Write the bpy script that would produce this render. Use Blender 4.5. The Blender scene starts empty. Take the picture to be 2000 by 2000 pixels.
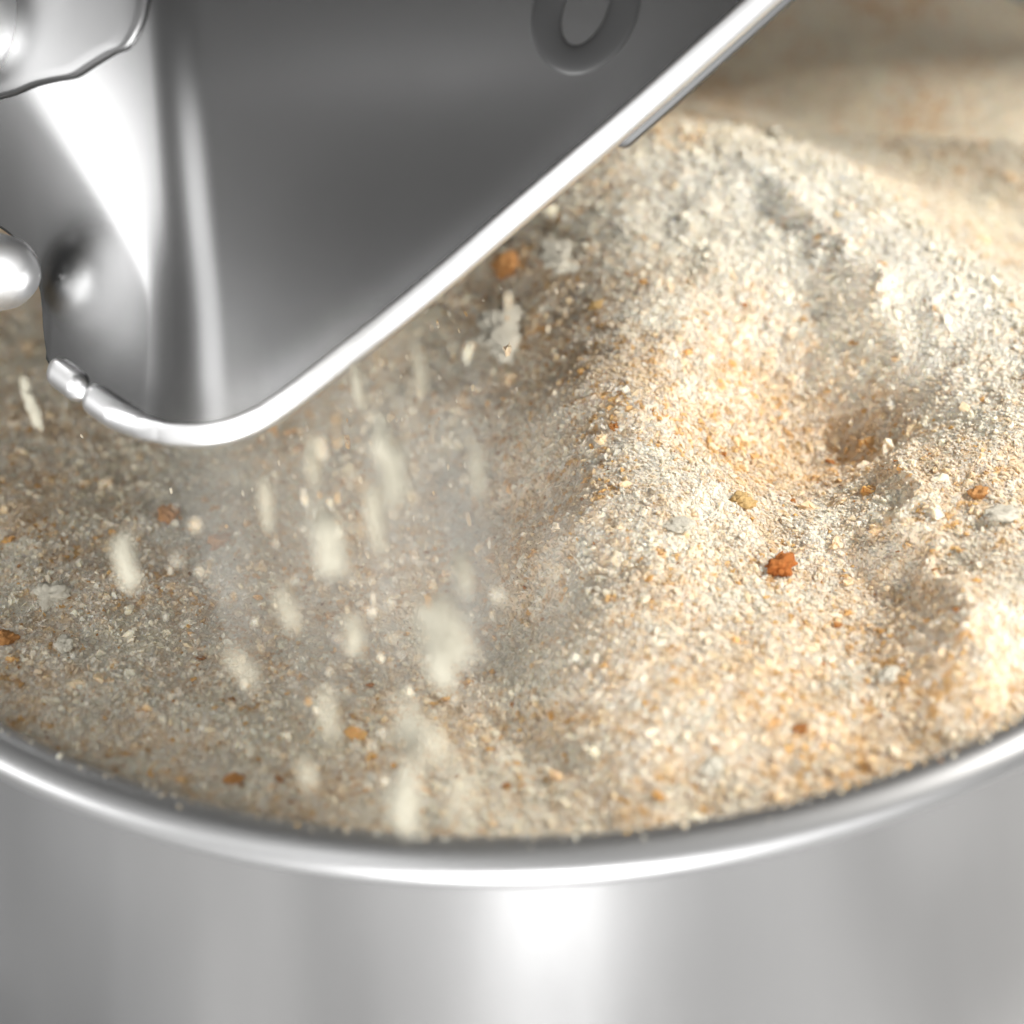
import bpy, bmesh, math, random
import numpy as np
from mathutils import Vector, Matrix, noise
random.seed(7); rng = np.random.default_rng(7)
S = bpy.context.scene
COL = S.collection
R = math.radians

# ------------------------------------------------------------ camera
CAM = np.array([-0.00842, -0.38066, 0.26012])
PITCH, ROLL, LENS = R(42), R(-4.294), 65.0
FW = np.array([0, math.cos(PITCH), -math.sin(PITCH)])
_up = np.array([0, math.sin(PITCH), math.cos(PITCH)]); _rt = np.array([1.0, 0, 0])
RT = _rt*math.cos(ROLL) + _up*math.sin(ROLL)
UP = _up*math.cos(ROLL) - _rt*math.sin(ROLL)
KK = LENS/36*2000
cd = bpy.data.cameras.new('camera'); cam = bpy.data.objects.new('camera', cd); COL.objects.link(cam)
cam.matrix_world = Matrix(((RT[0], UP[0], -FW[0], CAM[0]), (RT[1], UP[1], -FW[1], CAM[1]),
                           (RT[2], UP[2], -FW[2], CAM[2]), (0, 0, 0, 1)))
cd.lens = LENS; cd.sensor_width = 36; cd.clip_start = 0.01; cd.clip_end = 50
cd.dof.use_dof = True; cd.dof.focus_distance = 0.387; cd.dof.aperture_fstop = 6.0
S.camera = cam

# ------------------------------------------------------------ world, lamps, exposure
w = bpy.data.worlds.new('World'); S.world = w; w.use_nodes = True
w.node_tree.nodes['Background'].inputs[0].default_value = (1, 0.99, 0.97, 1)
w.node_tree.nodes['Background'].inputs[1].default_value = 0.23
S.view_settings.view_transform = 'Standard'; S.view_settings.look = 'None'
S.view_settings.exposure = 0.38; S.view_settings.gamma = 1; S.view_settings.use_curve_mapping = False

def area(name, loc, target, sx, sy, power, col=(1, 1, 1)):
    ld = bpy.data.lights.new(name, 'AREA'); ld.shape = 'RECTANGLE'; ld.size = sx; ld.size_y = sy
    ld.energy = power; ld.color = col
    o = bpy.data.objects.new(name, ld); COL.objects.link(o); o.location = loc
    d = Vector(target) - Vector(loc); o.rotation_euler = d.to_track_quat('-Z', 'Y').to_euler()
    return o
area('key_lamp', (1.55, 0.12, 1.10), (0.05, 0, 0), 0.22, 0.22, 50.0, (1, 0.97, 0.925))
area('overhead_fill_lamp', (0.1, 0.3, 1.25), (0, 0, 0), 0.9, 0.6, 4.5, (1, 1, 1))  # added soft fill from above, lifts the shaded crumbs
wl = area('window_lamp', (-0.90, -0.375, 0.345), (0, -0.34, 0.30), 0.62, 0.34, 3.2, (1, 1, 1))
wl.matrix_world = Matrix(((0, 0, -1, -0.90), (0.776, 0.628, 0, -0.375), (-0.628, 0.776, 0, 0.345), (0, 0, 0, 1)))
area('strip_lamp', (-0.40, -0.60, 0.80), (-0.07, -0.06, 0.07), 0.22, 0.66, 1.2, (1, 1, 1))
area('front_lamp', (-0.05, -0.95, 0.02), (0, -0.18, -0.05), 0.22, 0.44, 9.0, (1, 1, 1))
area('left_fill_lamp', (-0.85, -1.0, -0.05), (0, -0.10, -0.05), 0.7, 0.5, 0.8, (1, 1, 1))
area('side_lamp', (0.50, -1.02, 0.24), (0.01, -0.07, 0.07), 0.34, 0.40, 1.25, (1, 1, 1))  # added to brighten the sloping chute lip

# ------------------------------------------------------------ helpers
def ray(X, Y):
    d = FW + RT*(X-1000)/KK + UP*(1000-Y)/KK
    return d
def at_z(X, Y, z):
    d = ray(X, Y); return CAM + d*((z-CAM[2])/d[2])
def to_px(P):
    d = np.asarray(P) - CAM; z = d@FW
    return np.array([1000+KK*(d@RT)/z, 1000-KK*(d@UP)/z])
def warp(x, y):           # the bowl is very slightly oval
    return x*1.06, (y+0.18)*1.10-0.18
def tag(o, label=None, cat=None, group=None, kind=None):
    for k, v in (('label', label), ('category', cat), ('group', group), ('kind', kind)):
        if v: o[k] = v
    return o
def mesh_obj(name, verts, faces, mat, parent=None, smooth=True):
    me = bpy.data.meshes.new(name); me.from_pydata([tuple(map(float, v)) for v in verts], [], faces)
    me.validate(); me.update()
    if smooth: me.polygons.foreach_set('use_smooth', [True]*len(me.polygons))
    me.materials.append(mat)
    o = bpy.data.objects.new(name, me); COL.objects.link(o)
    if parent: o.parent = parent; 
    return o
def empty(name, loc=(0, 0, 0)):
    o = bpy.data.objects.new(name, None); COL.objects.link(o); o.location = loc; o.empty_display_size = 0.02
    return o
def put(o, parent):     # keeps the world place while parenting
    o.parent = parent; o.matrix_parent_inverse = Matrix.Translation(-Vector(parent.location)); return o
def lathe(prof, n=256, closed=False):
    V, F = [], []
    m = len(prof)
    for i in range(n):
        a = 2*math.pi*i/n
        for r, z in prof: V.append((*warp(r*math.cos(a), r*math.sin(a)), z))
    for i in range(n):
        j = (i+1) % n
        for k in range(m if closed else m-1):
            l = (k+1) % m
            F.append((i*m+k, i*m+l, j*m+l, j*m+k))
    return V, F
def smooth_poly(pts, per=8):
    P = [np.array(p, float) for p in pts]; out = []
    for i in range(len(P)-1):
        p0 = P[max(i-1, 0)]; p1 = P[i]; p2 = P[i+1]; p3 = P[min(i+2, len(P)-1)]
        for k in range(per):
            t = k/per
            out.append(0.5*((2*p1)+(-p0+p2)*t+(2*p0-5*p1+4*p2-p3)*t*t+(-p0+3*p1-3*p2+p3)*t**3))
    out.append(P[-1]); return out

# ------------------------------------------------------------ materials
def new_mat(name):
    m = bpy.data.materials.new(name); m.use_nodes = True
    nt = m.node_tree; return m, nt, nt.nodes['Principled BSDF']
def steel(name, base=0.62, rough=0.22, aniso=0.0, var=0.05, scale=(20, 20, 20), tint=(1, 1, 1), bump=0.0):
    m, nt, b = new_mat(name)
    N, L = nt.nodes, nt.links
    b.inputs['Metallic'].default_value = 1
    tc = N.new('ShaderNodeTexCoord'); mp = N.new('ShaderNodeMapping'); mp.inputs['Scale'].default_value = scale
    nz = N.new('ShaderNodeTexNoise'); nz.inputs['Scale'].default_value = 1; nz.inputs['Detail'].default_value = 4
    L.new(tc.outputs['Object'], mp.inputs[0]); L.new(mp.outputs[0], nz.inputs['Vector'])
    mr = N.new('ShaderNodeMapRange'); mr.inputs[1].default_value = 0.1; mr.inputs[2].default_value = 0.9
    mr.inputs[3].default_value = rough-var; mr.inputs[4].default_value = rough+var
    L.new(nz.outputs['Fac'], mr.inputs[0]); L.new(mr.outputs[0], b.inputs['Roughness'])
    b.inputs['Base Color'].default_value = (base*tint[0], base*tint[1], base*tint[2], 1)
    if aniso:
        tg = N.new('ShaderNodeTangent'); tg.direction_type = 'RADIAL'; tg.axis = 'Z'
        L.new(tg.outputs[0], b.inputs['Tangent']); b.inputs['Anisotropic'].default_value = aniso; b.inputs['Anisotropic Rotation'].default_value = 0.25
    if bump:
        bp = N.new('ShaderNodeBump'); bp.inputs['Strength'].default_value = bump; bp.inputs['Distance'].default_value = 0.002
        L.new(nz.outputs['Fac'], bp.inputs['Height']); L.new(bp.outputs[0], b.inputs['Normal'])
    return m
M_BOWL = steel('brushed_bowl_steel', 0.48, 0.19, aniso=0.9, var=0.06, scale=(22, 22, 7), bump=0.12)
M_RIM = steel('rim_steel', 0.44, 0.42, scale=(9, 9, 9))
M_CHUTE = steel('satin_chute_steel', 0.25, 0.225, scale=(26, 26, 12), var=0.035)
M_LIP = steel('polished_lip_steel', 0.85, 0.38, var=0.04)
M_DARK = steel('dark_steel', 0.22, 0.34)  # one even darker steel
M_KNOB = steel('knob_steel', 0.90, 0.45)

def crumb_mat(name, instanced):
    m, nt, b = new_mat(name); N, L = nt.nodes, nt.links
    b.inputs['Roughness'].default_value = 0.85
    b.inputs['Specular IOR Level'].default_value = 0.2
    b.inputs['Subsurface Weight'].default_value = 0.6; b.inputs['Subsurface Radius'].default_value = (1.0, 0.75, 0.5); b.inputs['Subsurface Scale'].default_value = 0.0022
    a = N.new('ShaderNodeAttribute'); a.attribute_type = 'INSTANCER' if instanced else 'GEOMETRY'; a.attribute_name = 'tone'
    tc = N.new('ShaderNodeTexCoord')
    nz = N.new('ShaderNodeTexNoise'); nz.inputs['Scale'].default_value = 900 if not instanced else 2.0
    nz.inputs['Detail'].default_value = 4
    L.new(tc.outputs['Object'], nz.inputs['Vector'])
    mr = N.new('ShaderNodeMapRange'); mr.inputs[3].default_value = 0.86; mr.inputs[4].default_value = 1.06
    mr.inputs[1].default_value = 0.3; mr.inputs[2].default_value = 0.7
    L.new(nz.outputs['Fac'], mr.inputs[0])
    mx = N.new('ShaderNodeVectorMath'); mx.operation = 'SCALE'
    L.new(a.outputs['Color'], mx.inputs[0]); L.new(mr.outputs[0], mx.inputs['Scale'])
    L.new(mx.outputs[0], b.inputs['Base Color'])
    bp = N.new('ShaderNodeBump'); bp.inputs['Strength'].default_value = 0.5
    bp.inputs['Distance'].default_value = 0.0004
    L.new(nz.outputs['Fac'], bp.inputs['Height']); L.new(bp.outputs[0], b.inputs['Normal'])
    return m
M_GRAIN = crumb_mat('bread_crumb_grain', True)
M_HEAP = crumb_mat('bread_crumb_bed', False)

def chunk_mat(name, c1, c2, scale=350):
    m, nt, b = new_mat(name); N, L = nt.nodes, nt.links
    b.inputs['Roughness'].default_value = 0.8; b.inputs['Specular IOR Level'].default_value = 0.25
    tc = N.new('ShaderNodeTexCoord'); nz = N.new('ShaderNodeTexNoise'); nz.inputs['Scale'].default_value = scale
    nz.inputs['Detail'].default_value = 5
    L.new(tc.outputs['Object'], nz.inputs['Vector'])
    cr = N.new('ShaderNodeValToRGB'); cr.color_ramp.elements[0].position = 0.36; cr.color_ramp.elements[1].position = 0.62
    cr.color_ramp.elements[0].color = (*c1, 1); cr.color_ramp.elements[1].color = (*c2, 1)
    L.new(nz.outputs['Fac'], cr.inputs[0]); L.new(cr.outputs[0], b.inputs['Base Color'])
    bp = N.new('ShaderNodeBump'); bp.inputs['Strength'].default_value = 0.7; bp.inputs['Distance'].default_value = 0.0006
    L.new(nz.outputs['Fac'], bp.inputs['Height']); L.new(bp.outputs[0], b.inputs['Normal'])
    return m
M_RED = chunk_mat('toasted_red_crust', (0.42, 0.075, 0.008), (0.62, 0.26, 0.07), 260)
M_CRUST = chunk_mat('toasted_orange_crust', (0.55, 0.22, 0.06), (0.72, 0.40, 0.16), 260)
M_TAN = chunk_mat('golden_crust', (0.66, 0.38, 0.11), (0.76, 0.56, 0.28))
M_PALE = chunk_mat('pale_crumb', (0.74, 0.69, 0.55), (0.84, 0.79, 0.67))

# ------------------------------------------------------------ counter (what the bowl stands on)
m, nt, b = new_mat('pale_counter'); N, L = nt.nodes, nt.links
tc = N.new('ShaderNodeTexCoord'); nz = N.new('ShaderNodeTexNoise'); nz.inputs['Scale'].default_value = 9; nz.inputs['Detail'].default_value = 6
cr = N.new('ShaderNodeValToRGB'); cr.color_ramp.elements[0].color = (0.25, 0.25, 0.25, 1); cr.color_ramp.elements[1].color = (0.45, 0.45, 0.45, 1)
cr.color_ramp.elements[0].position = 0.35; cr.color_ramp.elements[1].position = 0.65
L.new(tc.outputs['Object'], nz.inputs['Vector']); L.new(nz.outputs['Fac'], cr.inputs[0]); L.new(cr.outputs[0], b.inputs['Base Color'])
b.inputs['Roughness'].default_value = 0.4
ct = mesh_obj('counter', [(-1.5, -1.5, -0.30), (1.5, -1.5, -0.30), (1.5, 1.5, -0.30), (-1.5, 1.5, -0.30),
                          (-1.5, -1.5, -0.33), (1.5, -1.5, -0.33), (1.5, 1.5, -0.33), (-1.5, 1.5, -0.33)],
              [(0, 1, 2, 3), (7, 6, 5, 4), (0, 4, 5, 1), (1, 5, 6, 2), (2, 6, 7, 3), (3, 7, 4, 0)], m, smooth=False)
tag(ct, kind='structure')

# ------------------------------------------------------------ bowl
bowl = empty('steel_bowl', (0, 0, -0.30))
tag(bowl, 'wide brushed stainless steel bowl with rolled rim, filled with breadcrumbs', 'bowl')
wall = smooth_poly([(0.02, -0.295), (0.09, -0.295), (0.128, -0.289), (0.160, -0.270), (0.176, -0.225), (0.1835, -0.13), (0.1815, -0.05), (0.1795, -0.0105),
                    (0.1795, -0.0080), (0.1765, -0.0080), (0.1772, -0.05), (0.180, -0.13), (0.172, -0.224), (0.157, -0.267), (0.127, -0.284), (0.09, -0.290), (0.02, -0.290)], 6)
V, F = lathe([(p[0], p[1]) for p in wall], 320)
put(mesh_obj('bowl_wall', V, F, M_BOWL), bowl)
rim = smooth_poly([(.1795+(a_-.1795)*.8, b__*.82) for a_, b__ in [(0.1742, -0.0085), (0.1741, -0.0052), (0.1750, -0.0024), (0.1772, -0.0006), (0.1795, 0.0), (0.1818, -0.0004), (0.1840, -0.0017), (0.1853, -0.0036),
                   (0.1855, -0.0056), (0.1846, -0.0072), (0.1828, -0.0080), (0.1810, -0.0082), (0.1795, -0.0100)]], 5)
V, F = lathe([(p[0], p[1]) for p in rim], 384)
put(mesh_obj('rolled_rim', V, F, M_RIM), bowl)
V, F = lathe([(0.0, -0.30), (0.085, -0.30), (0.09, -0.2975), (0.088, -0.2952), (0.0, -0.2952)], 96)
put(mesh_obj('foot_ring', V, F, M_RIM), bowl)

# ------------------------------------------------------------ crumb bed: a height field
CTRL = [ # image x, image y (on 2000) and height of the crumbs there
 (0,1395,-.0055),(250,1500,-.0052),(520,1575,-.0050),(880,1625,-.0050),(1300,1585,-.0048),(1650,1495,-.0045),(2000,1330,-.004),
 (100,1100,-.011),(300,1300,-.009),(0,800,-.018),(500,1100,-.017),(700,1300,-.013),(800,900,-.017),(300,900,-.019),(900,640,-.008),
 (-200,1000,-.012),(-200,600,-.02),
 (1215,560,.0105),(1165,760,.0085),(1140,1000,.0050),(1150,1250,.0015),(1190,1450,-.0025),
 (1010,760,-.007),(1000,1000,-.012),(1020,1250,-.011),(1060,1450,-.0090),
 (1300,1150,.003),(1400,1330,.0015),(1600,1400,-.001),(1250,850,.007),(1750,1350,-.0030),
 (1570,930,-.0115),(1500,790,-.0060),(1670,900,-.0110),(1768,900,.0010),(1620,720,-.0020),(1560,580,.0060),(1650,1150,-.0050),(1770,1180,-.0060),
 (1350,900,.0030),(1380,740,.0035),(1450,560,.0090),(1300,420,.0135),(1370,335,.0155),(1480,390,.0140),(1600,470,.0120),(1720,580,.0090),(1850,700,.0050),
 (1790,1040,.0015),(1870,1180,.0040),(1930,1310,.0025),(2000,1000,.0035),(2100,800,.0045),(2050,1200,.0030),
 (1250,262,.0165),(1380,278,.0160),(1480,290,.0145),(1640,325,.0105),(1800,420,.0060),(1960,530,.0025),(2120,640,.0005),(1100,350,.0120),(1000,480,.002),
 (1350,180,-.013),(1530,215,-.0165),(1750,320,-.0165),(1950,430,-.0165),(2150,520,-.017),
 (1580,145,-.0110),(1800,185,-.0110),(2000,225,-.0115),(2200,255,-.012),
 (1500,0,-.009),(1780,30,-.009),(2000,70,-.009)]
cp = []
for X, Y, z in CTRL:
    p = at_z(X, Y, z); cp.append((p[0], p[1], z))
for a in range(60, 300, 24):
    p = (*warp(0.174*math.cos(R(a)), 0.174*math.sin(R(a))), -0.014)
    if to_px((p[0], p[1], p[2]))[0] < -100 or to_px(p)[1] < -150 or to_px(p)[0] > 2300: cp.append(p)
for a in range(-20, 70, 10): cp.append((*warp(0.174*math.cos(R(a)), 0.174*math.sin(R(a))), -0.0055))
cp += [(-0.05, 0.08, -0.022), (-0.1, 0.05, -0.022), (0.0, 0.13, -0.024), (-0.08, 0.13, -0.02)]
cp = np.array(cp)
def tps(d2):
    return 0.5*d2*np.log(d2+1e-12)
n = len(cp); SC = 20.0
A = np.zeros((n+3, n+3)); xy = cp[:, :2]*SC
d2 = ((xy[:, None]-xy[None])**2).sum(-1)
A[:n, :n] = tps(d2) + np.eye(n)*0.004
A[:n, n] = 1; A[:n, n+1:] = xy; A[n, :n] = 1; A[n+1:, :n] = xy.T
wt = np.linalg.solve(A, np.concatenate([cp[:, 2], [0, 0, 0]]))
def h0(x, y):
    q = np.stack([x, y], -1)*SC
    out = wt[n]+q@wt[n+1:]
    for i in range(n):
        out = out + wt[i]*tps(((q-xy[i])**2).sum(-1))
    r = np.hypot(x, y)
    return np.clip(out, -0.04, 0.03)
def ridge_px(x, y, pts, z, width, hgt):
    P = [at_z(X, Y, z)[:2] for X, Y in pts]; best = np.full(np.shape(x), 9.0); tpos = np.zeros(np.shape(x))
    for i in range(len(P)-1):
        d = P[i+1]-P[i]; L2 = d@d
        t = np.clip(((x-P[i][0])*d[0]+(y-P[i][1])*d[1])/L2, 0, 1)
        dist = np.hypot(x-P[i][0]-t*d[0], y-P[i][1]-t*d[1]); m = dist < best
        best = np.where(m, dist, best); tpos = np.where(m, (i+t)/(len(P)-1), tpos)
    return hgt*np.exp(-best/width)*np.sin(np.pi*np.clip(tpos*.9+.05, 0, 1))**.5
# tileable value noise on arrays
_G = rng.random((256, 256))
def vnoise(x, y, f, ox=0.0):
    x = x*f+ox; y = y*f+ox*1.7
    xi = np.floor(x).astype(int); yi = np.floor(y).astype(int); fx = x-xi; fy = y-yi
    fx = fx*fx*(3-2*fx); fy = fy*fy*(3-2*fy)
    g = lambda a, b: _G[a & 255, b & 255]
    return (g(xi, yi)*(1-fx)+g(xi+1, yi)*fx)*(1-fy)+(g(xi, yi+1)*(1-fx)+g(xi+1, yi+1)*fx)*fy
def height(x, y):
    z = h0(x, y)
    wx = x+(vnoise(x, y, 140, 17)-.5)*.006; wy = y+(vnoise(x, y, 140, 23)-.5)*.006
    z = z + ridge_px(wx, wy, [(1470, 372), (1560, 430), (1630, 500), (1700, 565), (1760, 640)], .010, .0045, .0050)
    z = z + ridge_px(wx, wy, [(1765, 840), (1770, 1000), (1820, 1110), (1875, 1225), (1930, 1335)], .003, .0042, .0040)
    fade = np.clip((0.085-y)/0.04, 0.2, 1)
    z = z + 0.75*fade*((vnoise(x, y, 90, 3)-0.5)*0.0028 + (vnoise(x, y, 210, 9)-0.5)*0.0016 + (vnoise(x, y, 520, 5)-0.5)*0.0008)
    return z
def blob(x, y, X, Y, z, rad):     # soft spot round a place on the heap
    p = at_z(X, Y, z); return np.exp(-((x-p[0])**2+(y-p[1])**2)/rad**2)
CREAM = np.array([0.86, 0.75, 0.545]); WHITE = np.array([0.92, 0.85, 0.70]); TAN = np.array([0.80, 0.58, 0.35])
PEACH = np.array([0.87, 0.70, 0.52]); ORANGE = np.array([0.72, 0.39, 0.14]); BROWN = np.array([0.36, 0.15, 0.045])
def toast(x, y):                   # how much toasted crust is mixed in, 0..1
    t = 0.47 + 0.5*(vnoise(x, y, 34, 12)-0.5) + 0.45*(vnoise(x, y, 95, 31)-0.5)
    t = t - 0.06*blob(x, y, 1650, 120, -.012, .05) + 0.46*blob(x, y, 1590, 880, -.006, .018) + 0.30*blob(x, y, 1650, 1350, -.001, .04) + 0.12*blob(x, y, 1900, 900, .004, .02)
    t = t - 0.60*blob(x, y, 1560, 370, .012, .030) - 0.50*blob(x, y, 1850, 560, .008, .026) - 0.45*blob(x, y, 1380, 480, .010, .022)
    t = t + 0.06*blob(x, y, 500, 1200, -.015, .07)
    return np.clip(t, 0.02, 1)
def sstep(t, a, b):
    q = np.clip((t-a)/(b-a), 0, 1); return q*q*(3-2*q)
def tones(x, y, u, v, spread=1.0):
    t = toast(x, y); ju = (u-0.5)*0.16*spread
    big = vnoise(x, y, 130, 41)*.5+vnoise(x, y, 310, 52)*.5
    sm = vnoise(x, y, 620, 63)*.5+vnoise(x, y, 1250, 74)*.5
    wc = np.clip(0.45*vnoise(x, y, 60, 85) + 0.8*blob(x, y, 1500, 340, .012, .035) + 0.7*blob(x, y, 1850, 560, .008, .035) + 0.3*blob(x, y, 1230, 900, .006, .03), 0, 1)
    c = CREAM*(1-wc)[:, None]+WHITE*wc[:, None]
    a = 0.75*sstep(t*0.50+big*0.35+sm*0.45+ju, .42, .82)
    c = c*(1-a[:, None])+PEACH*a[:, None]
    a = 0.85*sstep(t*0.40+big*0.20+sm*0.80+ju, .70, .92)
    c = c*(1-a[:, None])+TAN*a[:, None]
    a = 0.9*sstep(t*0.30+vnoise(x, y, 240, 90)*.35+vnoise(x, y, 900, 95)*.65+ju, .86, 1.02)
    c = c*(1-a[:, None])+ORANGE*a[:, None]
    c = np.where((v < 0.010*t*spread)[:, None], BROWN, c)
    c = np.where((v > 1-.03*t)[:, None], ORANGE, c)
    return c
def with_color(me, name, cols):
    at = me.attributes.new(name, 'FLOAT_COLOR', 'POINT')
    a = np.ones((len(cols), 4), np.float32); a[:, :3] = cols; at.data.foreach_set('color', a.ravel())

NR, NA = 190, 900
rr = 0.1775*np.sqrt(np.linspace(0, 1, NR+1)[1:]) ; rr = np.linspace(0.001, 0.1772, NR)
aa = np.linspace(0, 2*math.pi, NA, endpoint=False)
GX = (rr[:, None]*np.cos(aa)).ravel(); GY = (rr[:, None]*np.sin(aa)).ravel()
GX, GY = warp(GX, GY)
GZ = height(GX, GY)
V = np.stack([GX, GY, GZ], 1).tolist(); V.append([0, 0.018, float(height(np.array([0.]), np.array([0.018]))[0])])
F = []
for i in range(NR-1):
    for j in range(NA):
        k = (j+1) % NA
        F.append((i*NA+j, (i+1)*NA+j, (i+1)*NA+k, i*NA+k))
for j in range(NA): F.append((NR*NA, j, (j+1) % NA))
heap = mesh_obj('breadcrumb_bed', V, F, M_HEAP)
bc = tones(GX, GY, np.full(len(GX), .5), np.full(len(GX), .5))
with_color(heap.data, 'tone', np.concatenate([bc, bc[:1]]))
tag(heap, 'packed pale breadcrumb bed heaped up to the bowl rim', 'breadcrumbs', kind='stuff')

# ------------------------------------------------------------ loose grains scattered over the bed (instanced on points)
def grain_tree(name, mat, seed=0, nvar=6):
    g = bpy.data.node_groups.new(name, 'GeometryNodeTree')
    g.interface.new_socket('Geometry', in_out='INPUT', socket_type='NodeSocketGeometry')
    g.interface.new_socket('Geometry', in_out='OUTPUT', socket_type='NodeSocketGeometry')
    N, L = g.nodes, g.links
    gi = N.new('NodeGroupInput'); go = N.new('NodeGroupOutput')
    g2i = N.new('GeometryNodeGeometryToInstance')
    for k in range(nvar):
        ico = N.new('GeometryNodeMeshIcoSphere'); ico.inputs['Radius'].default_value = 1; ico.inputs['Subdivisions'].default_value = 2 if k < 2 else 3
        pos = N.new('GeometryNodeInputPosition'); nz = N.new('ShaderNodeTexNoise'); nz.noise_dimensions = '4D'
        nz.inputs['W'].default_value = seed+k*7.3; nz.inputs['Scale'].default_value = 0.75+0.15*k; nz.inputs['Detail'].default_value = 3
        L.new(pos.outputs[0], nz.inputs['Vector'])
        sub = N.new('ShaderNodeVectorMath'); sub.operation = 'SUBTRACT'; sub.inputs[1].default_value = (0.5, 0.5, 0.5)
        L.new(nz.outputs['Color'], sub.inputs[0])
        sc = N.new('ShaderNodeVectorMath'); sc.operation = 'SCALE'; sc.inputs['Scale'].default_value = 2.9
        L.new(sub.outputs[0], sc.inputs[0])
        sp = N.new('GeometryNodeSetPosition'); L.new(ico.outputs['Mesh'], sp.inputs['Geometry']); L.new(sc.outputs[0], sp.inputs['Offset'])
        L.new(sp.outputs[0], g2i.inputs[0])
    iop = N.new('GeometryNodeInstanceOnPoints'); iop.inputs['Pick Instance'].default_value = True
    L.new(gi.outputs[0], iop.inputs['Points']); L.new(g2i.outputs[0], iop.inputs['Instance'])
    def attr(nm, ty):
        a = N.new('GeometryNodeInputNamedAttribute'); a.data_type = ty; a.inputs['Name'].default_value = nm
        return a.outputs['Attribute']
    L.new(attr('kindex', 'INT'), iop.inputs['Instance Index'])
    L.new(attr('gscale', 'FLOAT_VECTOR'), iop.inputs['Scale'])
    rot = attr('grot', 'FLOAT_VECTOR')
    e2r = N.new('FunctionNodeEulerToRotation'); L.new(rot, e2r.inputs[0]); L.new(e2r.outputs[0], iop.inputs['Rotation'])
    sm = N.new('GeometryNodeSetMaterial'); sm.inputs['Material'].default_value = mat
    L.new(iop.outputs[0], sm.inputs[0]); L.new(sm.outputs[0], go.inputs[0])
    return g
def scatter(name, P, scale, rot, cols, tree, mat, nvar=6):
    me = bpy.data.meshes.new(name); me.vertices.add(len(P)); me.vertices.foreach_set('co', P.astype(np.float32).ravel())
    a = me.attributes.new('gscale', 'FLOAT_VECTOR', 'POINT'); a.data.foreach_set('vector', scale.astype(np.float32).ravel())
    a = me.attributes.new('grot', 'FLOAT_VECTOR', 'POINT'); a.data.foreach_set('vector', rot.astype(np.float32).ravel())
    a = me.attributes.new('kindex', 'INT', 'POINT'); a.data.foreach_set('value', rng.integers(0, nvar, len(P)).astype(np.int32))
    with_color(me, 'tone', cols); me.materials.append(mat)
    o = bpy.data.objects.new(name, me); COL.objects.link(o)
    md = o.modifiers.new('grains', 'NODES'); md.node_group = tree
    return o
GT = grain_tree('grain_tree', M_GRAIN)
def disc_pts(N_, rmax=0.1758):
    a = rng.random(N_)*2*math.pi; r = rmax*np.sqrt(rng.random(N_)); return warp(r*np.cos(a), r*np.sin(a))
# fine grains
NF = 480000
x, y = disc_pts(NF)
rear = y > 0.075+0.28*(0.09-x)*(x > 0.02)
keep = ~rear | (rng.random(NF) < 0.25); x, y, rear = x[keep], y[keep], rear[keep]; NF = len(x)
s = np.exp(rng.normal(math.log(0.00029), 0.42, NF)).clip(0.00013, 0.0010)
s = np.where(rear, s*0.7, s)
z = height(x, y) + s*rng.uniform(-0.45, 0.12, NF)
sc = np.stack([s*rng.uniform(.8, 1.5, NF), s*rng.uniform(.7, 1.2, NF), s*rng.uniform(.35, .6, NF)], 1)
rot = np.stack([rng.normal(0, .5, NF), rng.normal(0, .5, NF), rng.uniform(0, 6.28, NF)], 1)
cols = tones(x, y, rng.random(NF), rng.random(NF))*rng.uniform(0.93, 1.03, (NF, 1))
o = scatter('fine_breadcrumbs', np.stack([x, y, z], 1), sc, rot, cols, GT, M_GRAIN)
tag(o, 'fine cream and toasted grains covering the whole crumb bed', 'breadcrumbs', kind='stuff')
# coarser flakes
NC = 6000
x, y = disc_pts(NC)
rear = y > 0.075+0.28*(0.09-x)*(x > 0.02); x, y = x[~rear], y[~rear]; NC = len(x)
s = np.exp(rng.normal(math.log(0.00085), 0.34, NC)).clip(0.0005, 0.0020)
z = height(x, y) + s*rng.uniform(-0.40, -0.05, NC)
sc = np.stack([s*rng.uniform(.8, 1.3, NC), s*rng.uniform(.7, 1.1, NC), s*rng.uniform(.4, .7, NC)], 1)
rot = np.stack([rng.normal(0, .4, NC), rng.normal(0, .4, NC), rng.uniform(0, 6.28, NC)], 1)
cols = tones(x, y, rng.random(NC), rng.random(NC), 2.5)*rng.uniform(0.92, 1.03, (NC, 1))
o = scatter('coarse_breadcrumbs', np.stack([x, y, z], 1), sc, rot, cols, GT, M_GRAIN)
tag(o, 'coarser pale and golden flakes mixed into the crumb bed', 'breadcrumbs', kind='stuff')
# upright shards along the crest of the heap
NS = 2600
cl = smooth_poly([(1240, 268), (1330, 278), (1400, 285), (1480, 288), (1560, 300), (1640, 322), (1720, 362), (1800, 415), (1880, 468), (1960, 528), (2060, 600)], 10)
pick = rng.integers(0, len(cl), NS); gp = np.array([at_z(p[0]+rng.normal(0, 8), p[1], .011) for p in np.array(cl)[pick]])
x = gp[:, 0]+rng.normal(0, .003, NS); y = gp[:, 1]+rng.normal(-.003, .007, NS)
s = np.exp(rng.normal(math.log(0.00042), 0.4, NS)).clip(0.0002, 0.0014)
z = height(x, y)+s*rng.uniform(-.2, .6, NS)
sc = np.stack([s*.7, s*.7, s*rng.uniform(1.0, 2.2, NS)], 1); rot = np.stack([rng.normal(0, .6, NS), rng.normal(0, .6, NS), rng.uniform(0, 6.28, NS)], 1)
o = scatter('crest_shards', np.stack([x, y, z], 1), sc, rot, tones(x, y, rng.random(NS), np.full(NS, .5)), GT, M_GRAIN)
tag(o, 'fluffy whitish crumb shards standing up along the crest of the heap', 'breadcrumbs', kind='stuff')
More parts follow.
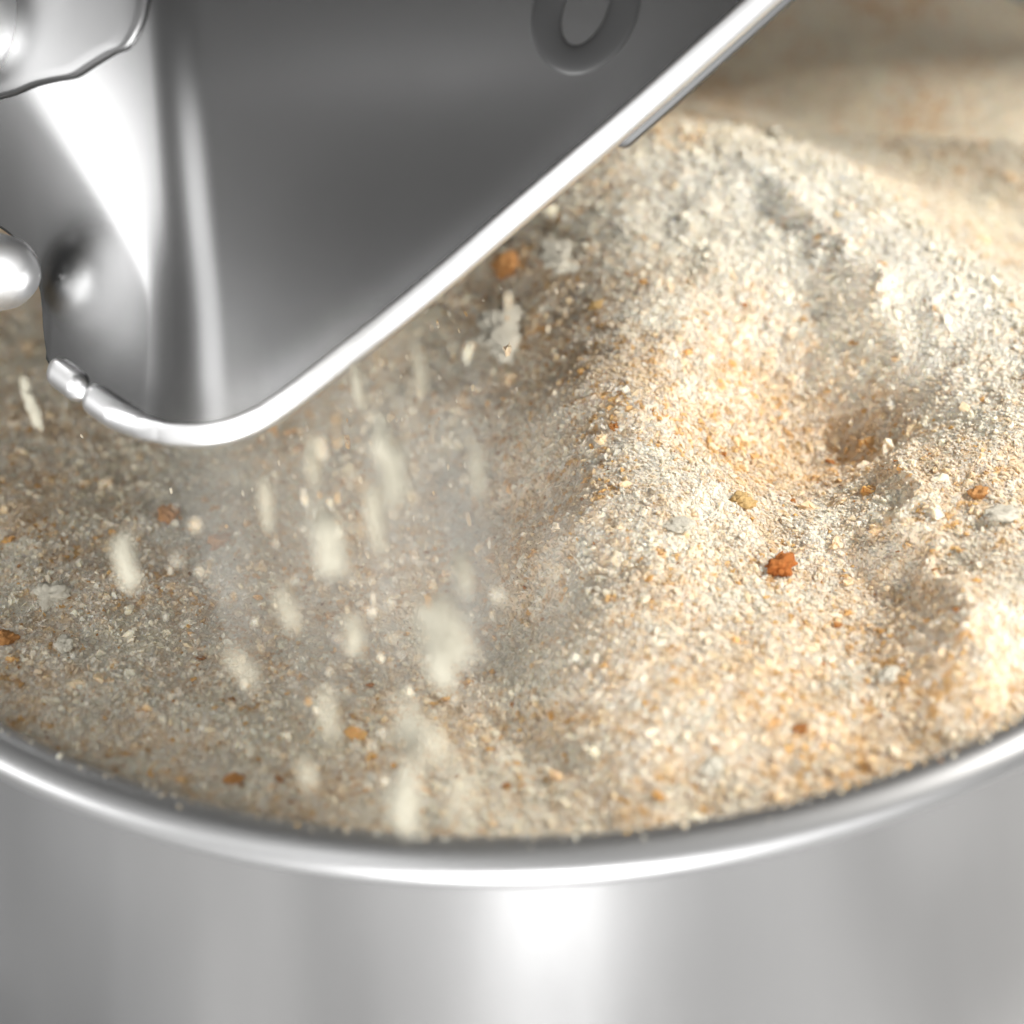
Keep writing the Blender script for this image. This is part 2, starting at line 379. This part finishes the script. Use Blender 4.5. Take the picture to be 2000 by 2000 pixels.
# grains strewn on the rim
NB = 1500
an = R(-90)+np.abs(rng.normal(0, .55, NB))*np.where(rng.random(NB) < .75, 1, -1)+.25; r = 0.1763+np.abs(rng.normal(0, .0011, NB))
x, y = warp(r*np.cos(an), r*np.sin(an)); z = np.interp(r, [.1752, .1759, .1777, .1795, .1813, .183], [-.0040, -.0020, -.0005, 0, -.0003, -.0014])
s = np.exp(rng.normal(math.log(0.00022), 0.4, NB)).clip(0.0001, 0.0006)
cols = tones(x, y, rng.random(NB), rng.random(NB), 2.0)
o = scatter('rim_crumbs', np.stack([x, y, z+s*.4], 1), np.stack([s, s*.9, s*.7], 1), rng.uniform(0, 6.28, (NB, 3)), cols, GT, M_GRAIN)
tag(o, 'loose fine crumbs clinging to the inner edge of the rim', 'breadcrumbs', kind='stuff')

# ------------------------------------------------------------ single chunks lying on the bed
def chunk_mesh(name, mat, seed, sub=4, rough=0.40, freq=1.1):
    bm = bmesh.new(); bmesh.ops.create_icosphere(bm, subdivisions=sub, radius=1)
    for v in bm.verts:
        nvec = v.co.normalized()
        d = 1+rough*(noise.noise(nvec*freq+Vector((seed*3.1, seed, 0))))*1.3+0.42*noise.noise(nvec*2.6+Vector((0, seed, 9)))+0.30*noise.noise(nvec*5.5+Vector((seed, 2, 9)))+0.05*noise.noise(nvec*12+Vector((seed, 2, 19)))
        v.co = nvec*d
    me = bpy.data.meshes.new(name); bm.to_mesh(me); bm.free()
    me.polygons.foreach_set('use_smooth', [True]*len(me.polygons)); me.materials.append(mat)
    return me
def ground_at(X, Y):               # walk the view ray down to the bed
    d = ray(X, Y); tt = np.linspace(0.25, 0.75, 1500)
    P = CAM[None]+tt[:, None]*d
    hz = h0(P[:, 0], P[:, 1]); k = np.argmax(P[:, 2] < hz)
    return P[k]
def chunk(name, X, Y, size, mat, seed, label, cat, flat=(1, .8, .6), rz=0.0, group=None, sink=0.2):
    p = ground_at(X, Y)
    z = float(height(np.array([p[0]]), np.array([p[1]]))[0])
    o = bpy.data.objects.new(name, chunk_mesh(name, mat, seed)); COL.objects.link(o)
    o.scale = tuple(size*f for f in flat); o.location = (p[0], p[1], z+size*flat[2]*(0.5-sink)); o.rotation_euler = (0.25*math.sin(seed), 0.2*math.cos(seed), rz)
    return tag(o, label, cat, group)
chunk('toasted_crust', 1525, 1112, .0030, M_RED, 3, 'dark red-orange toasted crust chip lying in the hollow of the crumb heap', 'crust chip', (1, .8, .6), 0.8, sink=0)
chunk('toasted_crust', 992, 520, .0044, M_CRUST, 5, 'large orange crust lump beside the sloping steel lip', 'crust chip', (.8, 1, .6), -0.5)
chunk('toasted_crust', 330, 1010, .0030, M_CRUST, 17, 'long dull orange crust shred in the shade below the chute tip', 'crust chip', (.7, 1, .5), 0.2)
chunk('toasted_crust', 430, 1055, .0026, M_CRUST, 19, 'dull orange crust shred right of the longer shred in the shade', 'crust chip', (1, .7, .5), 0.3)
chunk('toasted_crust', 455, 1525, .0018, M_CRUST, 21, 'small orange crust chip in the shade close to the rim', 'crust chip', (1.2, .6, .4))
chunk('toasted_crust', 1165, 600, .0018, M_TAN, 23, 'brown-gold crust chip below the large pale lump', 'crust chip')
chunk('toasted_crust', 1450, 985, .0024, M_TAN, 25, 'ochre crust flake in the shaded hollow above the red chip', 'crust chip')
chunk('toasted_crust', 1912, 968, .0019, M_CRUST, 27, 'brown crust chip on the right slope beside a pale flake', 'crust chip')
chunk('toasted_crust', 10, 1250, .0024, M_CRUST, 28, 'orange crust chip at the left edge of the crumbs', 'crust chip')
chunk('pale_lump', 1095, 515, .0054, M_PALE, 31, 'large pale bread lump right of the orange crust lump', 'bread lump', (.85, 1.1, .45), 0.3)
chunk('pale_lump', 1000, 660, .0078, M_PALE, 33, 'biggest pale bread lump in the shade under the sloping lip', 'bread lump', (1, 1, .35), 0.9, sink=.3)
chunk('pale_lump', 1320, 1030, .0026, M_PALE, 35, 'whitish angular bread flake left of the hollow', 'bread lump', (1.2, .8, .4), -0.5)
chunk('pale_lump', 1960, 1010, .0032, M_PALE, 37, 'whitish bread flake on the right slope', 'bread lump', (1, .8, .4), 0.4)
chunk('pale_lump', 1390, 1500, .0017, M_PALE, 39, 'small bluish white bread flake near the right front rim', 'bread lump', (1, .9, .5))
chunk('pale_lump', 1510, 275, .0023, M_PALE, 41, 'rounded white bread lump standing on the crest of the heap', 'bread lump', (.8, .8, 1.1), sink=-.1)
chunk('pale_lump', 1735, 1325, .0024, M_PALE, 43, 'pale bread flake on the lower right slope', 'bread lump', (1, .8, .4), 1.0)
chunk('pale_lump', 100, 1165, .0034, M_PALE, 45, 'dull pale bread lump in the shade at the left', 'bread lump', (1, .9, .4))
chunk('pale_lump', 125, 1265, .0022, M_PALE, 47, 'smaller pale bread lump below the dull one at the left', 'bread lump', (.8, 1, .5))

# ------------------------------------------------------------ chute: a folded steel sheet with a thick lip
TILT = R(38)
CN = np.array([0, -math.cos(TILT), math.sin(TILT)]); CU = np.array([1.0, 0, 0]); CV = np.array([0, math.sin(TILT), math.cos(TILT)])
P0 = at_z(385, 850, 0.032)
FOLD, R2 = 0.0078, 0.6
TH0, TH1 = 0.36, 0.64
def rad(v): q = v-0.031; return 0.007 + 2.9*0.5*(q+math.sqrt(q*q+0.00004))
def surf(a, v, off=0.0):
    """point on the sheet: a runs along it, v up it, off is out of it; the fold is a tight bend followed by a wide conical one"""
    x, wv, th = a, 0.0, 0.0
    if a < FOLD:
        left = FOLD-a; x = FOLD
        for rr_, t1 in ((0.031, TH0), (rad(v), TH1), (R2, 9.0)):
            seg = min(left, rr_*(t1-th)); t2 = th+seg/rr_
            x -= rr_*(math.sin(t2)-math.sin(th)); wv += rr_*(math.cos(th)-math.cos(t2)); th = t2; left -= seg
            if left <= 1e-12: break
    nx, nw = -math.sin(th), -math.cos(th)
    q_ = 0.034-v; fl = 0.24*0.5*(q_+math.sqrt(q_*q_+0.0003))
    p = P0 + CU*x + CV*v - CN*wv
    nn = CU*nx - CN*nw
    p = p + nn*fl
    return p + nn*off, nn
def solve(X, Y, g=(0.0, 0.0)):
    a, v = g
    for _ in range(40):
        q = to_px(surf(a, v)[0]); e = np.array([X, Y])-q
        if abs(e).max() < 0.02: break
        h = 1e-5
        ja = (to_px(surf(a+h, v)[0])-q)/h; jv = (to_px(surf(a, v+h)[0])-q)/h
        d = np.linalg.solve(np.stack([ja, jv], 1), e)
        d = np.clip(d, -0.02, 0.02); a += d[0]; v += d[1]
    return a, v
LIP = [(100,715),(132,738),(163,762),(194,785),(233,811),(275,833),(321,847),(360,851),(393,851),(430,846),(466,836),(495,824),(523,809),(585,766),(673,698),(776,617),(880,531),(1000,427),(1130,316),(1259,205),(1489,0),(1650,-143),(1800,-277),(1950,-410),(2100,-545)]
lip_uv = []; g = (0, 0)
seedi = 8
res = {}
for i in range(seedi, len(LIP)): g = solve(*LIP[i], g); res[i] = g
g = res[seedi]
for i in range(seedi-1, -1, -1): g = solve(*LIP[i], g); res[i] = g
lip_uv = [res[i] for i in range(len(LIP))]
left_px = [(92,700),(84,640),(76,560),(40,480),(-30,430),(-160,390),(-330,370)]
luv = []; g = lip_uv[0]
for X, Y in left_px: g = solve(X, Y, g); luv.append(g)
edge = smooth_poly(luv[::-1], 6) + smooth_poly(lip_uv, 10)
ea = np.array([e[0] for e in edge]); ev = np.array([e[1] for e in edge])
ea = np.maximum.accumulate(ea + np.arange(len(ea))*1e-7)
_k = [0]
for _i in range(1, len(ea)):
    if ea[_i]-ea[_k[-1]] > 0.00035: _k.append(_i)
ea, ev = ea[_k], ev[_k]
VT = 0.18
# extra columns where the edge is steep are simply the edge samples themselves
V, F = [], []; NRW = 70
for i in range(len(ea)):
    for k in range(NRW+1):
        f = k/NRW; f = f*f*(0.6)+f*0.4
        v = ev[i] + (VT-ev[i])*f
        # shallow pressed groove running along the lip
        dd = v-ev[i]; gr = 0.0003*math.exp(-(dd/0.006)**2) if ea[i] > luv[0][0] else 0
        V.append(surf(ea[i], v, gr)[0])
for i in range(len(ea)-1):
    for k in range(NRW):
        b0 = i*(NRW+1)+k; F.append((b0, b0+NRW+1, b0+NRW+2, b0+1))
chute = empty('steel_chute', tuple(P0))
tag(chute, 'dark satin steel chute with rounded fold and thick bright lip, hanging over the bowl', 'chute')
sheet = mesh_obj('front_sheet', V, F, M_CHUTE); put(sheet, chute)
so = sheet.modifiers.new('thick', 'SOLIDIFY'); so.thickness = 0.0018; so.offset = -1
# lip pieces
def sweep(uvs, sect, name, taper=True, mat=M_LIP, tend=(True, True)):
    pts = [surf(a, v)[0] for a, v in uvs]; nrm = []
    for a, v in uvs:
        nn = surf(a, v)[1]; th = min(math.atan2(-(nn@CU), nn@CN), R(24)); nrm.append(-CU*math.sin(th)+CN*math.cos(th))
    n_ = len(pts); V, F = [], []; m_ = len(sect)
    # arc length
    sl = np.concatenate([[0], np.cumsum([np.linalg.norm(pts[i+1]-pts[i]) for i in range(n_-1)])])
    for i in range(n_):
        tg = pts[min(i+1, n_-1)]-pts[max(i-1, 0)]; tg = tg/np.linalg.norm(tg)
        nn = nrm[i]-tg*(nrm[i]@tg); nn /= np.linalg.norm(nn); oo = np.cross(tg, nn)
        if oo[2] > 0: oo = -oo
        k = 1.0
        rc = 0.0040 if mat is M_LIP else 0.0026
        if tend[0] and sl[i] < rc: k = math.sqrt(max(1-((rc-sl[i])/rc)**2, 0.0009))
        e = sl[-1]-sl[i]
        if tend[1] and e < rc: k = min(k, math.sqrt(max(1-((rc-e)/rc)**2, 0.0009)))
        fat = 0.0
        if mat is M_LIP: fat = min(max((P0[0]-0.006-pts[i][0])/0.010, 0), 1)
        for j_, (so_, sn_) in enumerate(sect):
            if fat > 0:
                an = math.atan2((sn_+.0009)*1.3, so_); so_ = so_*(1-fat)+fat*.0032*math.cos(an); sn_ = sn_*(1-fat)+fat*(.0020*math.sin(an)+.0006)
            V.append(pts[i]+oo*so_*k+nn*((sn_+.0008)*k-.0008))
    for i in range(n_-1):
        for j in range(m_):
            l = (j+1) % m_; F.append((i*m_+j, (i+1)*m_+j, (i+1)*m_+l, i*m_+l))
    F.append(tuple(range(m_))); F.append(tuple(range((n_-1)*m_, n_*m_))[::-1])
    o = mesh_obj(name, V, F, mat); put(o, chute)
    bm = bmesh.new(); bm.from_mesh(o.data); bmesh.ops.recalc_face_normals(bm, faces=bm.faces[:]); bm.to_mesh(o.data); bm.free()
    return o
SECT = [(-.0025, -.0006), (-.0025, .0008), (-.00235, .00125), (-.0020, .00145), (-.0017, .00142), (-.0008, .00122), (0, .0010), (.0008, .0007), (.0016, .0004), (.0020, .0001), (.00235, -.0004), (.0024, -.0010), (.0024, -.0024), (.0018, -.0030), (-.0010, -.0032), (-.0022, -.0026)]
fine = smooth_poly(lip_uv, 24)
fp = np.array([to_px(surf(a, v)[0]) for a, v in fine])
cut = int(np.argmin(np.hypot(fp[:, 0]-173, fp[:, 1]-770)))
def dense(uvs, k=3):
    out = []
    for i in range(len(uvs)-1):
        for j in range(k): out.append(uvs[i]*(1-j/k)+uvs[i+1]*j/k)
    out.append(uvs[-1]); return out
sweep(dense(fine[:cut]), SECT, 'lip_end_piece')
sweep(dense(fine[cut-3:cut+30])[:-1]+fine[cut+30:], SECT, 'lip', tend=(True, False))
# thin flange tucked behind the lip
SF = [(-.004, -.0034), (-.004, -.0046), (.0034, -.0046), (.0040, -.0040), (.0034, -.0034)]
k1 = int(np.argmin(abs(fp[:, 0]-1190)))
V0 = fine[k1:]
sweep(V0, SF, 'backing_flange', mat=M_DARK, tend=(True, False))
# back sheet and the side joining it, so the chute is a duct
def backp(a, v): return surf(a, v)[0] - CN*0.045
V, F = [], []; cols_i = list(range(0, len(ea), 6))
aB = np.linspace(luv[0][0]*0.6, ea[-1], 40)
for a in aB:
    vb = np.interp(a, ea, ev)+0.02
    for k in range(9): V.append(backp(a, vb+(VT-vb)*k/8))
for i in range(39):
    for k in range(8): F.append((i*9+k, (i+1)*9+k, (i+1)*9+k+1, i*9+k+1))
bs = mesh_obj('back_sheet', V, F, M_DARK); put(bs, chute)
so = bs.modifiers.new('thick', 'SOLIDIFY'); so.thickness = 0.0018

# unseen box added above the bowl to shade the left of the heap
bm = bmesh.new(); bmesh.ops.create_cube(bm, size=1)
for v in bm.verts:
    v.co = Vector((v.co.x*.42+.024, v.co.y*.40+.06, v.co.z*.19+.262))
bmesh.ops.bevel(bm, geom=bm.edges[:], offset=.012, segments=4, affect='EDGES', profile=.5)
me = bpy.data.meshes.new('shade_box'); bm.to_mesh(me); bm.free(); me.materials.append(M_DARK)
ho = bpy.data.objects.new('shade_box', me); COL.objects.link(ho); put(ho, chute)

bm = bmesh.new(); bmesh.ops.create_cube(bm, size=1)  # unseen block added to cast shade on the rear crumbs
for v in bm.verts: v.co = Vector((v.co.x*.29+.375, v.co.y*.175+.1725, v.co.z*.13+.270))
bmesh.ops.bevel(bm, geom=bm.edges[:], offset=.012, segments=4, affect='EDGES', profile=.5)
me = bpy.data.meshes.new('rear_shade_block'); bm.to_mesh(me); bm.free(); me.materials.append(M_DARK)
ho = bpy.data.objects.new('rear_shade_block', me); COL.objects.link(ho); put(ho, chute)

# round knob at the upper left, clamp at the left edge, oval grommet at the top
def ellipsoid_obj(name, X, Y, off, rx, ry, rz, mat, g=(0, 0), prof=None):
    a, v = solve(X, Y, g); p, nn = surf(a, v)
    bm = bmesh.new(); bmesh.ops.create_uvsphere(bm, u_segments=64, v_segments=40, radius=1)
    me = bpy.data.meshes.new(name); bm.to_mesh(me); bm.free(); me.polygons.foreach_set('use_smooth', [True]*len(me.polygons)); me.materials.append(mat)
    o = bpy.data.objects.new(name, me); COL.objects.link(o)
    o.location = Vector(p+nn*off); o.scale = (rx, ry, rz); o.rotation_euler = Vector(nn).to_track_quat('Z', 'Y').to_euler()
    return put(o, chute)
ellipsoid_obj('knob', -66, 22, 0.003, .0160, .0170, .0150, M_KNOB, luv[-2])
# dark plate added on the sheet to end the white reflection below it
outl = [solve(X, Y, luv[-2]) for X, Y in smooth_poly([(-140, 215), (-60, 205), (20, 190), (70, 170), (110, 160), (150, 152), (185, 130), (225, 106), (255, 92), (280, 50), (292, 0), (298, -60), (300, -130), (200, -160), (40, -170), (-140, -160), (-230, 20), (-140, 215)], 4)[:-1]]
bmp = bmesh.new(); ca = sum(o_[0] for o_ in outl)/len(outl); cv = sum(o_[1] for o_ in outl)/len(outl); rings = []
for f_, off_ in ((1.0, 0.0), (1.0, .0006), (.985, .0010), (.9, .0012), (.75, .0012), (.55, .0012), (.35, .0012), (.15, .0012)):
    rings.append([bmp.verts.new(surf(ca+(a_-ca)*f_, cv+(v_-cv)*f_, off_)[0]) for a_, v_ in outl])
for r0, r1 in zip(rings, rings[1:]):
    for q in range(len(outl)):
        w_ = (q+1) % len(outl); bmp.faces.new((r0[q], r0[w_], r1[w_], r1[q]))
bmp.faces.new(rings[-1]); bmesh.ops.recalc_face_normals(bmp, faces=bmp.faces[:])
me = bpy.data.meshes.new('highlight_cutoff_plate'); bmp.to_mesh(me); bmp.free(); me.polygons.foreach_set('use_smooth', [True]*len(me.polygons)); me.materials.append(M_DARK)
kp = bpy.data.objects.new('highlight_cutoff_plate', me); COL.objects.link(kp); put(kp, chute)

# clamp: wing-shaped steel piece at the left notch
cp0 = at_z(-30, 530, 0.052)
V, F = [], []
prof = smooth_poly([(-.022, .0035), (-.014, .0050), (-.006, .0046), (.000, .0052), (.0045, .0044), (.0068, .0022), (.0074, .0004)], 5)
for i, (x_, r_) in enumerate(prof):
    for k in range(24):
        an = 2*math.pi*k/24; V.append((x_, r_*0.7*math.cos(an), r_*math.sin(an)))
for i in range(len(prof)-1):
    for k in range(24):
        F.append((i*24+k, i*24+(k+1) % 24, (i+1)*24+(k+1) % 24, (i+1)*24+k))
F.append(tuple(range(24))); F.append(tuple(range((len(prof)-1)*24, len(prof)*24))[::-1])
V = [(x_*1.5, y_*1.6, z_*1.7) for x_, y_, z_ in V]
clamp = mesh_obj('clamp', V, F, M_KNOB); clamp.location = Vector(cp0); clamp.rotation_euler = (0, R(18), 0.2)
put(clamp, chute)

# oval grommet: dark pressed ring
a0, v0 = solve(1145, 15, lip_uv[-4]); pc, nn = surf(a0, v0)
V, F = [], []
n_, m_ = 72, 16
for i in range(n_):
    an = 2*math.pi*i/n_; cx = .0070*math.cos(an); cy = .0105*math.sin(an)
    ca, sa = math.cos(R(-28)), math.sin(R(-28))
    for k in range(m_):
        b_ = 2*math.pi*k/m_; rr_ = .0030*math.cos(b_)
        x_ = cx+rr_*math.cos(an); y_ = cy+rr_*math.sin(an)
        V.append(pc+CU*(x_*ca-y_*sa)+CV*(x_*sa+y_*ca)+CN*(.0005*math.sin(b_)+.00005))
for i in range(n_):
    for k in range(m_):
        F.append((i*m_+k, ((i+1) % n_)*m_+k, ((i+1) % n_)*m_+(k+1) % m_, i*m_+(k+1) % m_))
M_RUB, _, b_ = new_mat('dark_grommet'); b_.inputs['Base Color'].default_value = (0.03, 0.03, 0.03, 1); b_.inputs['Roughness'].default_value = 0.45
put(mesh_obj('oval_grommet', V, F, M_RUB), chute)

# ------------------------------------------------------------ crumbs falling from the chute
M_FALLING = chunk_mat('falling_clump', (0.60, 0.56, 0.44), (0.70, 0.66, 0.54))  # darker than the pale crumb: shade put into the colour of falling clumps
FALL = [ # x, y of the picture, height, half width, half length (m), words
 (865,1250,.070,.0034,.0052,'largest falling pale crumb clump, in the middle of the stream'),
 (790,1560,.060,.0024,.0040,'falling pale crumb clump just above the front rim'),
 (640,1060,.075,.0026,.0055,'long falling crumb shred left of the stream'),
 (245,1100,.065,.0016,.0042,'falling crumb shred farthest to the left in the shade'),
 (62,790,.050,.0015,.0040,'falling crumb shred beneath the lip end piece'),
 (760,900,.075,.0026,.0060,'falling crumb shred high in the stream under the lip'),
 (800,1430,.065,.0012,.0045,'thin falling crumb sliver above the clump near the rim')]
for i, (X, Y, z, hw, hl, lab) in enumerate(FALL):
    p = at_z(X, Y, z)
    o = bpy.data.objects.new('falling_crumb', chunk_mesh('falling_crumb', M_FALLING, 60+i*2.7, rough=.6, freq=1.6)); COL.objects.link(o)
    o.location = Vector(p); o.scale = (hw*.8, hw*.7, hl*1.25); o.rotation_euler = (0.1*math.sin(i*3), 0.12*math.sin(i*2.1), i)
    tag(o, lab, 'falling crumb', 'crumbs falling from the chute')
M_FALL = chunk_mat('falling_crumb', (0.60, 0.55, 0.42), (0.70, 0.65, 0.52))  # shreds darkened too, their colour stands in for missing shade
THIN = [(700,760,'thin falling shred nearest under the lower curve of the lip'),(820,720,'thin falling shred close under the sloping lip, top right of the stream'),
 (610,900,'thin falling shred at the upper left of the stream'),(735,1010,'thin falling shred right of the long shred'),
 (905,1120,'thin falling shred above and right of the largest clump'),(560,1190,'thin falling shred at the left edge of the stream'),
 (690,1240,'thin falling shred left of the largest clump'),(640,1390,'thin falling shred low on the left of the stream'),
 (850,1450,'thin falling shred right below the largest clump'),(520,980,'thin falling shred in the upper left shade beside the stream'),
 (930,920,'thin falling shred at the right edge of the stream'),(470,1300,'thin falling shred farthest left in the stream'),
 (900,1560,'thin falling shred near the front rim, right of the low clump'),(600,1510,'thin falling shred near the front rim, left of the low clump')]
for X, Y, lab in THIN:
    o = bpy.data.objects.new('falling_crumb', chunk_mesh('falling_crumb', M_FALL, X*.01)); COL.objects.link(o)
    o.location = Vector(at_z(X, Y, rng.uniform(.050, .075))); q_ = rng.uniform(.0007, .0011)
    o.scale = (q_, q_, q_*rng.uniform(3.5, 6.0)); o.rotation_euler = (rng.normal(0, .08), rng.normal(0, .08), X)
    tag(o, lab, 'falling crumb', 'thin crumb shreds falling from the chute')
NFL = 1000
X = np.concatenate([rng.normal(760, 110, NFL//2), rng.normal(620, 210, NFL-NFL//2)]); Y = rng.uniform(560, 1640, NFL); z = rng.uniform(.0, .08, NFL)
P = np.array([at_z(a, b, c) for a, b, c in zip(X, Y, z)])
lipy = np.interp(X, [q[0] for q in LIP], [q[1] for q in LIP])
ok = (Y > lipy+30+rng.uniform(0, 60, NFL)) & (P[:, 2] > h0(P[:, 0], P[:, 1])+.002) & (np.hypot(P[:, 0], P[:, 1]) < .172)
P = P[ok]; k = len(P)
s = np.exp(rng.normal(math.log(0.00020), 0.45, k)).clip(0.00012, 0.0011)
sc = np.stack([s, s, s*rng.uniform(1.5, 4.0, k)], 1)
cols = tones(P[:, 0], P[:, 1], rng.random(k), rng.random(k)*.9+.1)*.82  # falling grains toned down, shade put into their colour
o = scatter('falling_fine_crumbs', P, sc, np.stack([rng.normal(0, .15, k), rng.normal(0, .15, k), rng.uniform(0, 6, k)], 1), cols, GT, M_GRAIN)
tag(o, 'loose stream of fine crumbs falling between the chute and the bed', 'breadcrumbs', kind='stuff')

# dust of the finest crumbs hanging in the stream: a real volume of air with dust in it
dm = bpy.data.materials.new('crumb_dust'); dm.use_nodes = True; nt = dm.node_tree; N, L = nt.nodes, nt.links
N.clear(); out = N.new('ShaderNodeOutputMaterial'); vol = N.new('ShaderNodeVolumePrincipled')
vol.inputs['Color'].default_value = (1.0, 0.965, 0.87, 1); vol.inputs['Anisotropy'].default_value = 0.0
tc = N.new('ShaderNodeTexCoord'); mp = N.new('ShaderNodeMapping'); mp.inputs['Scale'].default_value = (80, 80, 9)
nz = N.new('ShaderNodeTexNoise'); nz.inputs['Scale'].default_value = 1; nz.inputs['Detail'].default_value = 2.5
L.new(tc.outputs['Object'], mp.inputs[0]); L.new(mp.outputs[0], nz.inputs['Vector'])
mr = N.new('ShaderNodeMapRange'); mr.inputs[1].default_value = 0.42; mr.inputs[2].default_value = 0.72; mr.inputs[3].default_value = 0.0; mr.inputs[4].default_value = 1.0
L.new(nz.outputs['Fac'], mr.inputs[0])
ln = N.new('ShaderNodeVectorMath'); ln.operation = 'LENGTH'; sc2 = N.new('ShaderNodeVectorMath'); sc2.operation = 'MULTIPLY'; sc2.inputs[1].default_value = (1/.052, 1/.030, 1/.070)
L.new(tc.outputs['Object'], sc2.inputs[0]); L.new(sc2.outputs[0], ln.inputs[0])
fo = N.new('ShaderNodeMapRange'); fo.interpolation_type = 'SMOOTHSTEP'; fo.inputs[1].default_value = 0.35; fo.inputs[2].default_value = 1.0; fo.inputs[3].default_value = 1; fo.inputs[4].default_value = 0
L.new(ln.outputs['Value'], fo.inputs[0])
mu = N.new('ShaderNodeMath'); mu.operation = 'MULTIPLY'; L.new(mr.outputs[0], mu.inputs[0]); L.new(fo.outputs[0], mu.inputs[1])
m2 = N.new('ShaderNodeMath'); m2.operation = 'MULTIPLY'; m2.inputs[1].default_value = 42; L.new(mu.outputs[0], m2.inputs[0])
L.new(m2.outputs[0], vol.inputs['Density']); L.new(vol.outputs[0], out.inputs['Volume'])
bm = bmesh.new(); bmesh.ops.create_icosphere(bm, subdivisions=3, radius=1)
for v in bm.verts: v.co.x *= .053; v.co.y *= .031; v.co.z *= .071
me = bpy.data.meshes.new('crumb_dust'); bm.to_mesh(me); bm.free(); me.materials.append(dm)
o = bpy.data.objects.new('crumb_dust', me); COL.objects.link(o); o.location = Vector(at_z(740, 1130, 0.012))
tag(o, 'pale crumb dust hanging in the falling stream', 'dust', kind='stuff')
